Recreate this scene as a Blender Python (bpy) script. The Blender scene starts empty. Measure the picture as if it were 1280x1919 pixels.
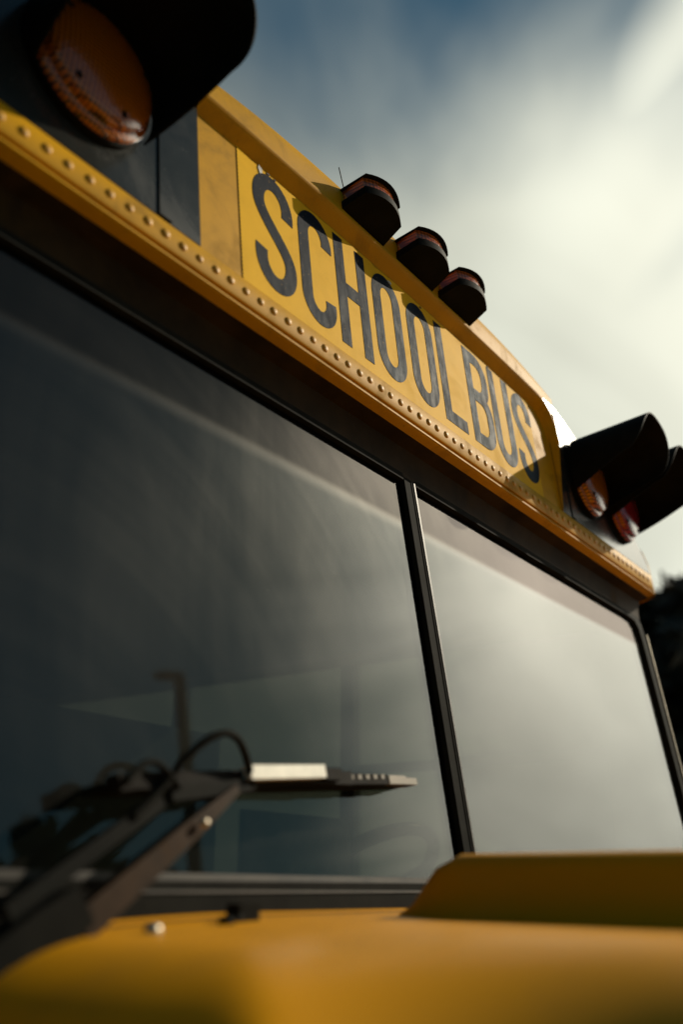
import bpy, bmesh, math, random
from mathutils import Vector, Matrix, noise

random.seed(7)
scene = bpy.context.scene
col = scene.collection
R = math.radians

# ------------------------------------------------------------------ camera
CAM = Vector((-1.340, -0.767, 1.629))
RIGHT = Vector((0.57451, -0.81845, 0.00911))
UP = Vector((-0.29345, -0.19557, 0.93576))
BACK = Vector((-0.76409, -0.54028, -0.35253))
cd = bpy.data.cameras.new('camera')
cam = bpy.data.objects.new('camera', cd)
col.objects.link(cam)
cam.matrix_world = Matrix(((RIGHT.x, UP.x, BACK.x, CAM.x), (RIGHT.y, UP.y, BACK.y, CAM.y),
                           (RIGHT.z, UP.z, BACK.z, CAM.z), (0, 0, 0, 1)))
cd.sensor_fit = 'VERTICAL'
cd.sensor_height = 36
cd.lens = 34.7
cd.clip_start = 0.02
cd.clip_end = 3000
cd.dof.use_dof = True
cd.dof.aperture_fstop = 2.0
cd.dof.focus_distance = (Vector((-0.05, 0.0, 2.47)) - CAM).dot(-BACK)
scene.camera = cam

# ------------------------------------------------------------------ sun and sky
SUN_EL, SUN_AZ = R(31.0), R(67.0)           # azimuth measured from the bus's front (-Y) towards +X
SUN = Vector((math.cos(SUN_EL) * math.sin(SUN_AZ), -math.cos(SUN_EL) * math.cos(SUN_AZ), math.sin(SUN_EL)))
sd = bpy.data.lights.new('sun', 'SUN')
sd.energy = 4.2
sd.angle = R(0.5)
sd.color = (1.0, 0.89, 0.70)
sun = bpy.data.objects.new('sun', sd)
col.objects.link(sun)
sun.rotation_euler = SUN.to_track_quat('Z', 'Y').to_euler()
sun.location = (8, -6, 12)

world = bpy.data.worlds.new('World')
scene.world = world
world.use_nodes = True


class NT:
    """small node-tree helper"""
    def __init__(self, tree):
        self.t = tree
        tree.nodes.clear()

    def n(self, kind, **kw):
        nd = self.t.nodes.new(kind)
        for k, v in kw.items():
            if k == 'inp':
                for i, val in v.items():
                    if hasattr(val, 'is_linked') or isinstance(val, bpy.types.NodeSocket):
                        self.t.links.new(val, nd.inputs[i])
                    else:
                        nd.inputs[i].default_value = val
            else:
                setattr(nd, k, v)
        return nd

    def math(self, op, a, b=0.5, c=None, clamp=False):
        inp = {0: a, 1: b}
        if c is not None:
            inp[2] = c
        return self.n('ShaderNodeMath', operation=op, use_clamp=clamp, inp=inp).outputs[0]

    def noise(self, vec, scale, detail=4, rough=0.55, dist=0.0):
        return self.n('ShaderNodeTexNoise', inp={'Vector': vec, 'Scale': scale, 'Detail': detail,
                                                 'Roughness': rough, 'Distortion': dist}).outputs['Fac']

    def ramp(self, fac, lo, hi, a=0.0, b=1.0):
        return self.n('ShaderNodeMapRange', interpolation_type='SMOOTHSTEP',
                      inp={0: fac, 1: lo, 2: hi, 3: a, 4: b}).outputs[0]

    def mix(self, fac, a, b):
        m = self.n('ShaderNodeMix', data_type='RGBA')
        for s, v in ((m.inputs[0], fac), (m.inputs[6], a), (m.inputs[7], b)):
            if isinstance(v, bpy.types.NodeSocket):
                self.t.links.new(v, s)
            else:
                s.default_value = v
        return m.outputs[2]

    def mixs(self, fac, a, b):
        return self.n('ShaderNodeMixShader', inp={0: fac, 1: a, 2: b}).outputs[0]


def c4(*c):
    return (c[0], c[1], c[2], 1.0)


STREAK = Vector((0.6213, -0.5970, -0.5076))      # pole of the great circle that the cirrus streak follows


def build_world():
    w = NT(world.node_tree)
    tc = w.n('ShaderNodeTexCoord')
    d = w.n('ShaderNodeVectorMath', operation='NORMALIZE', inp={0: tc.outputs['Generated']}).outputs[0]
    sky = w.n('ShaderNodeTexSky', sky_type='NISHITA', sun_disc=False, sun_elevation=SUN_EL,
              sun_rotation=math.atan2(SUN.x, SUN.y), altitude=200, air_density=1.2, dust_density=0.4, ozone_density=2.5)
    skyc = w.n('ShaderNodeVectorMath', operation='SCALE', inp={0: w.n('ShaderNodeVectorMath', operation='MULTIPLY', inp={0: sky.outputs[0], 1: (0.62, 1.0, 0.90)}).outputs[0], 'Scale': 0.043}).outputs[0]
    sep = w.n('ShaderNodeSeparateXYZ', inp={0: d})
    # cloud deck: direction projected on a level sheet
    zz = w.math('ADD', w.math('MAXIMUM', sep.outputs[2], 0.0), 0.12)
    inv = w.math('DIVIDE', 1.0, zz)
    p = w.n('ShaderNodeVectorMath', operation='SCALE', inp={0: d, 'Scale': inv}).outputs[0]
    mp = w.n('ShaderNodeMapping', vector_type='TEXTURE',
             inp={0: p, 'Location': (1.9, 0.35, 0), 'Rotation': (0, 0, R(40)), 'Scale': (1.5, 0.9, 1)}).outputs[0]
    n1 = w.noise(mp, 0.95, 3, 0.5, 0.6)
    n2 = w.noise(mp, 2.0, 4, 0.5, 0.4)
    cl = w.math('ADD', w.math('MULTIPLY', n1, 0.72), w.math('MULTIPLY', n2, 0.28))
    cosd = w.n('ShaderNodeVectorMath', operation='DOT_PRODUCT', inp={0: d, 1: SUN}).outputs['Value']
    half = w.math('MULTIPLY_ADD', cosd, 0.5, 0.5, clamp=True)
    # thin cirrus everywhere, forward-scattering: bright round the sun, dull away from it
    fwd = w.math('POWER', half, 6.0)
    core = w.math('POWER', half, 60.0)
    lum = w.math('ADD', w.math('MULTIPLY_ADD', fwd, 1.27, 0.17), w.math('MULTIPLY', core, 4.3))
    # cloud edge outside the frame, shaped to darken the left pane and ambient light
    front = w.n('ShaderNodeVectorMath', operation='DOT_PRODUCT', inp={0: p, 1: (0.6, 0.8, 0.0)}).outputs['Value']
    front = w.ramp(w.math('ADD', front, w.math('MULTIPLY', w.math('SUBTRACT', n2, 0.5), 0.4)), 0.00, 0.66)
    low = w.ramp(sep.outputs[2], 0.86, 0.34)            # haze thickens to the horizon
    mask = w.math('MULTIPLY', front, w.ramp(w.math('ADD', cl, w.math('MULTIPLY', low, 0.34)), 0.42, 0.70))
    tint = w.mix(fwd, c4(0.82, 0.89, 0.76), c4(1.0, 0.96, 0.79))
    # thicker and thinner streaks inside the sheet
    mp2 = w.n('ShaderNodeMapping', vector_type='TEXTURE',
              inp={0: p, 'Location': (0.4, 0.9, 0), 'Rotation': (0, 0, R(-12)), 'Scale': (1.6, 0.42, 1)}).outputs[0]
    thick = w.ramp(w.noise(mp2, 1.3, 3, 0.45, 0.3), 0.30, 0.70, 0.88, 1.08)
    lum = w.math('MULTIPLY', lum, thick)
    lum = w.math('MULTIPLY', lum, w.ramp(sep.outputs[2], 0.42, 0.08, 1.0, 1.45))      # haze gathers at the horizon
    # one long straight streak of cirrus crossing the sheet
    sd_ = w.n('ShaderNodeVectorMath', operation='DOT_PRODUCT', inp={0: d, 1: STREAK}).outputs['Value']
    sb = w.ramp(w.math('ABSOLUTE', w.math('ADD', sd_, w.math('MULTIPLY', w.math('SUBTRACT', n2, 0.5), 0.08))), 0.075, 0.0)
    lum = w.math('MULTIPLY', lum, w.math('MULTIPLY_ADD', sb, 0.10, 1.0))
    mask = w.math('MAXIMUM', mask, w.math('MULTIPLY', w.math('MULTIPLY', sb, front), 0.75))
    cc = w.n('ShaderNodeVectorMath', operation='SCALE', inp={0: tint, 'Scale': lum}).outputs[0]
    full = w.mix(mask, skyc, cc)
    bg = w.n('ShaderNodeBackground', inp={0: full, 1: 1.0})
    out = w.n('ShaderNodeOutputWorld')
    w.t.links.new(bg.outputs[0], out.inputs[0])


build_world()
scene.view_settings.view_transform = 'Standard'
scene.view_settings.look = 'None'
scene.view_settings.exposure = 0.0
scene.view_settings.gamma = 1.0
scene.render.engine = 'CYCLES'
scene.cycles.max_bounces = 10
scene.cycles.transparent_max_bounces = 16
scene.cycles.use_denoising = True
scene.cycles.sample_clamp_indirect = 6.0

# ------------------------------------------------------------------ materials
MATS = {}


def mat(name, base, rough=0.5, metal=0.0, coat=0.0, var=0.08, scale=9.0, bump=0.0, bscale=60.0,
        dirt=None, dirt_amt=0.0, dirt_scale=4.0, spec=0.5, rvar=0.0, coat_rough=0.08):
    m = bpy.data.materials.new(name)
    m.use_nodes = True
    w = NT(m.node_tree)
    tc = w.n('ShaderNodeTexCoord').outputs['Object']
    geo = w.n('ShaderNodeNewGeometry').outputs['Position']
    nz = w.noise(geo, scale, 5, 0.6)
    dark = tuple(x * (1 - var) for x in base)
    lite = tuple(min(1, x * (1 + var)) for x in base)
    c = w.mix(w.ramp(nz, 0.3, 0.7), c4(*dark), c4(*lite))
    r = rough
    if dirt is not None:
        dm = w.ramp(w.noise(geo, dirt_scale, 8, 0.7, 0.5), 0.48, 0.75, 0.0, dirt_amt)
        sp = w.ramp(w.noise(geo, 190, 2, 0.5), 0.70, 0.76, 0.0, dirt_amt)
        dm = w.math('MAXIMUM', dm, sp)
        c = w.mix(dm, c, c4(*dirt))
        r = w.math('ADD', rough, w.math('MULTIPLY', dm, 0.35))
    elif rvar:
        r = w.ramp(nz, 0.25, 0.75, rough - rvar, rough + rvar)
    b = w.n('ShaderNodeBsdfPrincipled', inp={'Base Color': c, 'Roughness': r, 'Metallic': metal,
                                             'Coat Weight': coat, 'Coat Roughness': coat_rough, 'Specular IOR Level': spec})
    if bump:
        bn = w.n('ShaderNodeBump', inp={'Height': w.noise(geo, bscale, 4, 0.6), 'Strength': bump, 'Distance': 0.002})
        w.t.links.new(bn.outputs[0], b.inputs['Normal'])
    o = w.n('ShaderNodeOutputMaterial')
    w.t.links.new(b.outputs[0], o.inputs[0])
    MATS[name] = m
    return m


YEL = (0.54, 0.272, 0.004)
mat('bus_yellow', YEL, 0.55, spec=0.06, coat=0.0, var=0.07, scale=7, dirt=(0.15, 0.085, 0.02), dirt_amt=0.6, dirt_scale=9, bump=0.05, bscale=45, coat_rough=0.25)
mat('hood_yellow', (0.60, 0.26, 0.003), 0.42, spec=0.10, coat=0.08, var=0.05, scale=3, coat_rough=0.2, dirt=(0.2, 0.12, 0.03), dirt_amt=0.35)
mat('sign_yellow', (0.80, 0.445, 0.014), 0.6, var=0.04, scale=14, dirt=(0.35, 0.18, 0.03), dirt_amt=0.22, dirt_scale=9, spec=0.03)
mat('black_paint', (0.017, 0.018, 0.016), 0.22, spec=0.34, var=0.3, scale=5, bump=0.05, bscale=14, dirt=(0.05, 0.047, 0.04), dirt_amt=0.35)
mat('black_plastic', (0.008, 0.008, 0.0065), 0.6, var=0.25, scale=12, bump=0.08, bscale=120, dirt=(0.03, 0.026, 0.02), dirt_amt=0.2, spec=0.03)
mat('rubber', (0.011, 0.011, 0.009), 0.75, var=0.25, scale=20, bump=0.1, bscale=150, dirt=(0.03, 0.026, 0.02), dirt_amt=0.2, spec=0.03)
mat('trim_metal', (0.20, 0.165, 0.115), 0.48, metal=1.0, var=0.15, scale=25, dirt=(0.14, 0.12, 0.09), dirt_amt=0.6, dirt_scale=20)
mat('arm_brown', (0.032, 0.018, 0.009), 0.6, spec=0.05, var=0.25, scale=30, dirt=(0.07, 0.04, 0.02), dirt_amt=0.5, dirt_scale=14)
mat('wiper_paint', (0.010, 0.008, 0.006), 0.6, spec=0.04, var=0.25, scale=30, bump=0.1, bscale=200, dirt=(0.03, 0.02, 0.012), dirt_amt=0.4, dirt_scale=14)
mat('cap_metal', (0.72, 0.68, 0.58), 0.35, metal=0.2, var=0.1, scale=40, dirt=(0.3, 0.26, 0.2), dirt_amt=0.5, dirt_scale=30)
mat('pale_metal', (0.17, 0.14, 0.10), 0.45, metal=0.2, var=0.1, scale=40, dirt=(0.3, 0.26, 0.2), dirt_amt=0.5, dirt_scale=30)
mat('rivet_paint', (0.58, 0.30, 0.03), 0.5, spec=0.25, var=0.15, scale=70, dirt=(0.2, 0.12, 0.04), dirt_amt=0.4, dirt_scale=40)
mat('bolt_steel', (0.42, 0.36, 0.27), 0.45, metal=1.0, var=0.1)
mat('header_shade', (0.030, 0.018, 0.007), 0.65, spec=0.05, var=0.4, scale=8, dirt=(0.06, 0.036, 0.012), dirt_amt=0.6, dirt_scale=7)  # header rubber, with the soffit's shade put into the brown
mat('dull_trim', (0.040, 0.032, 0.023), 0.5, spec=0.3, var=0.4, scale=12)
mat('grime_line', (0.06, 0.035, 0.01), 0.8, var=0.4, scale=60)
mat('torn_film', (0.42, 0.41, 0.38), 0.6, var=0.25, scale=60)
mat('asphalt', (0.05, 0.05, 0.05), 0.9, var=0.3, scale=0.7, bump=0.4, bscale=30)
mat('cabin_grey', (0.10, 0.105, 0.10), 0.7, var=0.1)
mat('cabin_ceiling', (0.12, 0.12, 0.11), 0.6, var=0.08)
mat('cabin_black', (0.025, 0.025, 0.024), 0.5, var=0.2)
mat('seat_green', (0.035, 0.045, 0.040), 0.55, var=0.15, bump=0.2, bscale=80)
mat('lamp_steel', (0.022, 0.021, 0.019), 0.6, spec=0.15, var=0.1)
mat('bark', (0.06, 0.047, 0.035), 0.9, var=0.3, scale=6, bump=0.5, bscale=20)
mat('rim_steel', (0.30, 0.30, 0.29), 0.45, metal=0.7)


def leaf_mat(name, a, b):
    m = bpy.data.materials.new(name)
    m.use_nodes = True
    w = NT(m.node_tree)
    geo = w.n('ShaderNodeNewGeometry').outputs['Position']
    c = w.mix(w.ramp(w.noise(geo, 1.3, 4), 0.3, 0.7), c4(*a), c4(*b))
    df = w.n('ShaderNodeBsdfPrincipled', inp={'Base Color': c, 'Roughness': 0.6, 'Specular IOR Level': 0.3}).outputs[0]
    tr = w.n('ShaderNodeBsdfTranslucent', inp={0: c}).outputs[0]
    o = w.n('ShaderNodeOutputMaterial')
    w.t.links.new(w.mixs(0.25, df, tr), o.inputs[0])
    MATS[name] = m


leaf_mat('leaf_dark', (0.018, 0.026, 0.012), (0.045, 0.055, 0.022))
leaf_mat('leaf_brown', (0.022, 0.017, 0.009), (0.040, 0.030, 0.016))
leaf_mat('leaf_deep', (0.014, 0.014, 0.008), (0.026, 0.024, 0.012))


def letter_mat():
    m = bpy.data.materials.new('letter_vinyl')
    m.use_nodes = True
    w = NT(m.node_tree)
    geo = w.n('ShaderNodeNewGeometry').outputs['Position']
    st = w.n('ShaderNodeMapping', inp={0: geo, 'Scale': (1.0, 1.0, 0.35)}).outputs[0]
    fade_sheen = w.ramp(w.noise(st, 6, 3, 0.5), 0.45, 0.75)
    fine = w.noise(st, 60, 5, 0.7)
    f2 = w.math('MULTIPLY', fade_sheen, w.ramp(fine, 0.3, 0.65, 0.8, 1.0))
    c = w.mix(f2, c4(0.004, 0.009, 0.019), c4(0.042, 0.075, 0.108))  # faded patches, tinted bluer to paint in the sky sheen
    sp = w.ramp(w.noise(geo, 220, 2), 0.68, 0.72)
    c = w.mix(w.math('MULTIPLY', sp, 0.5), c, c4(0.4, 0.25, 0.05))
    b = w.n('ShaderNodeBsdfPrincipled', inp={'Base Color': c, 'Roughness': w.ramp(fine, 0.3, 0.7, 0.55, 0.70), 'Specular IOR Level': 0.035})
    o = w.n('ShaderNodeOutputMaterial')
    w.t.links.new(b.outputs[0], o.inputs[0])
    MATS['letter_vinyl'] = m


letter_mat()


def lens_mat(name, colr, lo=0.06):
    m = bpy.data.materials.new(name)
    m.use_nodes = True
    w = NT(m.node_tree)
    tc = w.n('ShaderNodeTexCoord').outputs['Object']
    sp = w.n('ShaderNodeSeparateXYZ', inp={0: tc})
    k = 2 * math.pi / 0.0125
    a = w.math('SINE', w.math('MULTIPLY', sp.outputs[0], k))
    b_ = w.math('SINE', w.math('MULTIPLY', sp.outputs[2], k))
    h = w.math('MULTIPLY', a, b_)
    dots = w.ramp(w.math('ABSOLUTE', h), 0.05, 0.6)
    c = w.mix(dots, c4(*[x * lo for x in colr]), c4(*colr))
    bn = w.n('ShaderNodeBump', inp={'Height': h, 'Strength': 0.2, 'Distance': 0.001}).outputs[0]
    pb = w.n('ShaderNodeBsdfPrincipled', inp={'Base Color': c, 'Roughness': 0.16, 'Normal': bn, 'Coat Weight': 0.6, 'Coat Roughness': 0.05}).outputs[0]
    tr = w.n('ShaderNodeBsdfTranslucent', inp={0: c}).outputs[0]
    o = w.n('ShaderNodeOutputMaterial')
    w.t.links.new(w.mixs(0.12, pb, tr), o.inputs[0])
    MATS[name] = m


lens_mat('amber_lens', (0.56, 0.15, 0.006))
lens_mat('marker_lens', (0.62, 0.14, 0.025), 0.35)
lens_mat('red_lens', (0.45, 0.02, 0.03))


def glass_mat(name, tint, dust, band=False):
    """thin automotive glass: mirror reflection by angle, clear or tinted transmission, a film of road dust"""
    m = bpy.data.materials.new(name)
    m.use_nodes = True
    w = NT(m.node_tree)
    geo = w.n('ShaderNodeNewGeometry').outputs['Position']
    fc = w.n('ShaderNodeLayerWeight', inp={0: 0.5}).outputs['Facing']
    f5 = w.math('POWER', fc, 5.0)
    fres = w.math('MULTIPLY_ADD', f5, 0.96, 0.042, clamp=True)
    tcol = c4(*tint)
    gcol = c4(1, 1, 1)
    edge = 0.0
    if band:
        sp = w.n('ShaderNodeSeparateXYZ', inp={0: geo})
        hz = w.math('SUBTRACT', sp.outputs[2], w.math('MULTIPLY', sp.outputs[0], 0.0149))
        hb = w.ramp(hz, 2.180, 2.196)
        edge = w.math('MULTIPLY', w.ramp(hz, 2.168, 2.188), w.ramp(hz, 2.200, 2.186))
        tcol = w.mix(hb, c4(*tint), c4(0.22, 0.20, 0.20))
        gcol = w.mix(hb, c4(1, 1, 1), c4(0.66, 0.58, 0.56))
    tr = w.n('ShaderNodeBsdfTransparent', inp={0: tcol}).outputs[0]
    gl = w.n('ShaderNodeBsdfGlossy', inp={0: gcol, 1: 0.0}).outputs[0]
    g = w.mixs(fres, tr, gl)
    # dust film: denser streaks and specks, longer path at a grazing view
    st = w.n('ShaderNodeMapping', inp={0: geo, 'Scale': (1.0, 1.0, 0.3)}).outputs[0]
    d1 = w.ramp(w.noise(st, 5.0, 6, 0.65, 0.6), 0.25, 0.85, 0.55, 1.5)
    sx = w.n('ShaderNodeSeparateXYZ', inp={0: geo})
    rad = w.math('SQRT', w.math('ADD', w.math('POWER', w.math('ABSOLUTE', w.math('ADD', sx.outputs[0], 0.83)), 2.0),
                                w.math('POWER', w.math('ABSOLUTE', w.math('SUBTRACT', sx.outputs[2], 1.56)), 2.0)))
    rv = w.n('ShaderNodeCombineXYZ', inp={0: w.math('MULTIPLY', rad, 30.0), 1: sx.outputs[0], 2: 0.0}).outputs[0]
    d1 = w.math('MULTIPLY', d1, w.ramp(w.noise(rv, 1.0, 5, 0.65), 0.3, 0.7, 0.86, 1.16))    # arcs left by the wiper
    d2 = w.ramp(w.noise(geo, 260, 2, 0.5), 0.72, 0.80, 0.0, 1.5)
    cosv = w.math('MAXIMUM', w.math('SUBTRACT', 1.0, fc), 0.12)
    tau = w.math('MULTIPLY', w.math('DIVIDE', dust, cosv), w.math('ADD', w.math('ADD', d1, d2), w.math('MULTIPLY', edge, 1.5)))
    df = w.math('SUBTRACT', 1.0, w.math('POWER', 2.718, w.math('MULTIPLY', tau, -1.0)), clamp=True)
    haze = w.n('ShaderNodeBsdfGlossy', inp={0: c4(0.85, 0.82, 0.74), 1: 0.42}).outputs[0]
    dd = w.n('ShaderNodeBsdfDiffuse', inp={0: c4(0.5, 0.46, 0.38)}).outputs[0]
    o = w.n('ShaderNodeOutputMaterial')
    w.t.links.new(w.mixs(df, g, w.mixs(0.35, haze, dd)), o.inputs[0])
    MATS[name] = m


glass_mat('windshield_glass', (0.31, 0.31, 0.28), 0.0042, band=True)
glass_mat('side_glass', (0.62, 0.64, 0.58), 0.01)

# ------------------------------------------------------------------ object helpers
I4 = Matrix.Identity(4)
TH = R(6.4)                 # the sign panel leans back by this much
PZ = 2.37                   # height of the rivet line
TP = Matrix.Translation((0, 0, PZ)) @ Matrix.Rotation(-TH, 4, 'X')


def T(x, y, z):
    return Matrix.Translation((x, y, z))


def link(name, data, parent=None, mw=I4):
    o = bpy.data.objects.new(name, data)
    col.objects.link(o)
    o.matrix_basis = mw
    if parent is not None:
        o.parent = parent
        o.matrix_parent_inverse = WM[parent.name].inverted()
    WM[o.name] = mw.copy()
    return o


WM = {}


def empty(name, loc=(0, 0, 0), label=None, cat=None, group=None):
    o = link(name, None, None, T(*loc))
    tag(o, label, cat, group)
    return o


def tag(o, label=None, cat=None, group=None, kind=None):
    for k, v in (('label', label), ('category', cat), ('group', group), ('kind', kind)):
        if v:
            o[k] = v
    return o


def mesh(bm, name, material, smooth=None, bevel=0.0, segs=2):
    if bevel:
        bmesh.ops.bevel(bm, geom=[e for e in bm.edges if len(e.link_faces) == 2 and e.calc_face_angle(0) > R(30)],
                        offset=bevel, segments=segs, affect='EDGES', profile=0.5)
    bmesh.ops.recalc_face_normals(bm, faces=bm.faces)
    me = bpy.data.meshes.new(name)
    bm.to_mesh(me)
    bm.free()
    me.materials.append(MATS[material])
    if smooth is not None:
        for p in me.polygons:
            p.use_smooth = True
        me.set_sharp_from_angle(angle=R(smooth))
    return me


def part(name, bm, material, parent, mw=I4, smooth=40, bevel=0.0, segs=2):
    return link(name, mesh(bm, name, material, smooth, bevel, segs), parent, mw)


def box(bm, x0, x1, y0, y1, z0, z1, m=I4):
    vs = [bm.verts.new(m @ Vector(p)) for p in ((x0, y0, z0), (x1, y0, z0), (x1, y1, z0), (x0, y1, z0),
                                                (x0, y0, z1), (x1, y0, z1), (x1, y1, z1), (x0, y1, z1))]
    for f in ((0, 3, 2, 1), (4, 5, 6, 7), (0, 1, 5, 4), (1, 2, 6, 5), (2, 3, 7, 6), (3, 0, 4, 7)):
        bm.faces.new([vs[i] for i in f])


def nbox(*a):
    bm = bmesh.new()
    box(bm, *a)
    return bm


def prism(poly, y0, y1, m=I4):
    """polygon of (x, z) extruded from y0 to y1"""
    bm = bmesh.new()
    a = [bm.verts.new(m @ Vector((x, y0, z))) for x, z in poly]
    b = [bm.verts.new(m @ Vector((x, y1, z))) for x, z in poly]
    n = len(poly)
    bm.faces.new(a)
    bm.faces.new(b[::-1])
    for i in range(n):
        bm.faces.new((a[i], b[i], b[(i + 1) % n], a[(i + 1) % n]))
    return bm


def grid(rows, bm=None, closed=False):
    bm = bm or bmesh.new()
    vr = [[bm.verts.new(p) for p in r] for r in rows]
    for i in range(len(vr) - 1):
        n = len(vr[i])
        for j in range(n if closed else n - 1):
            k = (j + 1) % n
            try:
                bm.faces.new((vr[i][j], vr[i][k], vr[i + 1][k], vr[i + 1][j]))
            except ValueError:
                pass
    return bm


def tube(pts, rad, sides=8, bm=None, cap=True):
    bm = bm or bmesh.new()
    pts = [Vector(p) for p in pts]
    rows = []
    up = Vector((0.12, 0.33, 0.94)).normalized()
    for i, p in enumerate(pts):
        t = (pts[min(i + 1, len(pts) - 1)] - pts[max(i - 1, 0)]).normalized()
        a = t.cross(up)
        if a.length < 1e-3:
            a = t.cross(Vector((1, 0, 0)))
        a.normalize()
        b = t.cross(a).normalized()
        r = rad[i] if isinstance(rad, (list, tuple)) else rad
        rows.append([p + (a * math.cos(q) + b * math.sin(q)) * r for q in [2 * math.pi * k / sides for k in range(sides)]])
    vr = [[bm.verts.new(p) for p in r] for r in rows]
    for i in range(len(vr) - 1):
        for j in range(sides):
            k = (j + 1) % sides
            bm.faces.new((vr[i][j], vr[i][k], vr[i + 1][k], vr[i + 1][j]))
    if cap:
        bm.faces.new(vr[0][::-1])
        bm.faces.new(vr[-1])
    return bm


def lathe(prof, seg=48, axis='-Y'):
    """profile of (radius, depth) spun about the axis that points towards -Y"""
    bm = bmesh.new()
    vr = []
    for r, d in prof:
        if r < 1e-5:
            vr.append([bm.verts.new((0, -d, 0))])
        else:
            vr.append([bm.verts.new((r * math.cos(2 * math.pi * k / seg), -d, r * math.sin(2 * math.pi * k / seg))) for k in range(seg)])
    for i in range(len(vr) - 1):
        a, b = vr[i], vr[i + 1]
        for k in range(seg):
            j = (k + 1) % seg
            if len(a) == 1 and len(b) == 1:
                continue
            if len(a) == 1:
                bm.faces.new((a[0], b[k], b[j]))
            elif len(b) == 1:
                bm.faces.new((a[k], a[j], b[0]))
            else:
                bm.faces.new((a[k], a[j], b[j], b[k]))
    return bm


# ------------------------------------------------------------------ ground
def build_ground():
    n = 24
    S = 420.0
    bm = bmesh.new()
    vs = {}
    for i in range(n + 1):
        for j in range(n + 1):
            x, y = -S + 2 * S * i / n, -S + 2 * S * j / n
            vs[i, j] = bm.verts.new((x, y, 0))
    for i in range(n):
        for j in range(n):
            bm.faces.new((vs[i, j], vs[i + 1, j], vs[i + 1, j + 1], vs[i, j + 1]))
    o = part('ground', bm, 'asphalt', None, smooth=None)
    tag(o, 'grey asphalt parking lot under the yellow school bus', 'ground', kind='structure')


build_ground()

# ------------------------------------------------------------------ the bus
bus = empty('school_bus', (0, 0, 0), 'yellow school bus with riveted cap, black light boards and split windshield', 'bus')


def ztop(x):
    return 0.362 * (1 - (abs(x) / 1.19) ** 3.2)


def zjoin(x):
    return 0.270 - 0.012 * (x / 0.575) ** 2


PW = 0.575                     # half width of the yellow centre panel
EW = 1.15                      # half width of the cap


def lin(a, b, n):
    return [a + (b - a) * i / n for i in range(n + 1)]


# yellow cap behind everything: solid slab with the roof outline
def build_cap():
    xs = lin(-EW, EW, 60)
    poly = [(x, -0.024) for x in (-EW, EW)]
    poly += [(x, ztop(x) - 0.004) for x in reversed(xs)]
    bm = prism(poly, 0.0, 0.05)
    part('front_cap', bm, 'bus_yellow', bus, TP, smooth=30)
    # lip that frames the centre panel: flared strip, rounded upper corners, thinning down the sides
    path = []
    rc = 0.075
    for x in lin(-PW - 0.002, -PW + rc, 4):
        path.append((x, zjoin(x), 0, 1, 1))
    for x in lin(-PW + rc, PW - rc, 40)[1:-1]:
        path.append((x, zjoin(x), 0, 1, 1))
    for a in lin(90, 0, 10):
        cx, cz = PW - rc, zjoin(PW - rc) - rc
        path.append((cx + rc * math.cos(R(a)), cz + rc * math.sin(R(a)), math.cos(R(a)), math.sin(R(a)), 1))
    for z in lin(zjoin(PW) - rc, 0.005, 8):
        path.append((PW, z, 1, 0, 0.15 + 0.85 * z / 0.2))
    rows = []
    for x, z, nx, nz, k in path:
        k = min(k, 1.0)
        pr = [(0.0, -0.0), (0.002, -0.002), (0.013, -0.014), (0.020, -0.0215), (0.025, -0.0228), (0.031, -0.019)]
        kn = 0.55 if abs(nx) > 0.9 else 1.0
        rows.append([Vector((x + nx * d * k * kn, y * k, z + nz * d * k)) for d, y in pr])
    bm = grid(rows)
    part('panel_lip', bm, 'bus_yellow', bus, TP, smooth=60)
    # rolled upper edge of the cap running into the roof
    rows = []
    for x in lin(-0.60, 0.60, 48):
        zj = zjoin(min(abs(x), PW)) + 0.030
        if abs(x) > PW - 0.05:
            zj -= 0.0
        zt = ztop(x)
        rows.append([Vector((x, -0.0185, zj)), Vector((x, -0.0195, (zj * 0.5 + zt * 0.5))), Vector((x, -0.016, zt - 0.008)),
                     Vector((x, -0.009, zt)), Vector((x, 0.006, zt + 0.005)), Vector((x, 0.05, zt + 0.010))])
    part('cap_edge', grid(rows), 'bus_yellow', bus, TP, smooth=60)
    # roof skin sweeping back from the cap
    rows = []
    for yb, dz, g in ((0.03, 0.0, 1.0), (0.10, 0.006, 1.0), (0.25, 0.03, 1.01), (0.5, 0.06, 1.03), (0.9, 0.08, 1.035), (3, 0.08, 1.035), (8.2, 0.08, 1.035)):
        row = []
        for t in lin(-1, 1, 40):
            x = EW * math.sin(t * math.pi / 2)
            zp = ztop(x) - 0.006
            P = TP @ Vector((x, 0.0, zp))
            yy = max(P.y, 0.0) + yb
            row.append(Vector((x * g * 1.02, yy, P.z + dz * (0.4 + 0.6 * (1 - abs(t))))))
        rows.append(row)
    part('roof', grid(rows), 'bus_yellow', bus, smooth=60)


build_cap()


# black boards for the warning lights
def build_board(s):
    xs = lin(PW + 0.002, EW - 0.006, 24)
    poly = [(s * xs[0], 0.0215), (s * xs[-1], 0.0215)] + [(s * x, ztop(x) + 0.0) for x in reversed(xs)]
    bm = prism(poly, -0.005, 0.004)
    b = part('light_board', bm, 'black_paint', bus, TP, smooth=30, bevel=0.002)
    # raised seam between the two sheets of the board
    bm = nbox(s * 0.642 - 0.011, s * 0.642 + 0.011, -0.0075, -0.0048, 0.024, 0.30)
    part('board_seam', bm, 'black_paint', b, TP, smooth=30, bevel=0.0015)
    return b


boards = [build_board(-1), build_board(1)]


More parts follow.
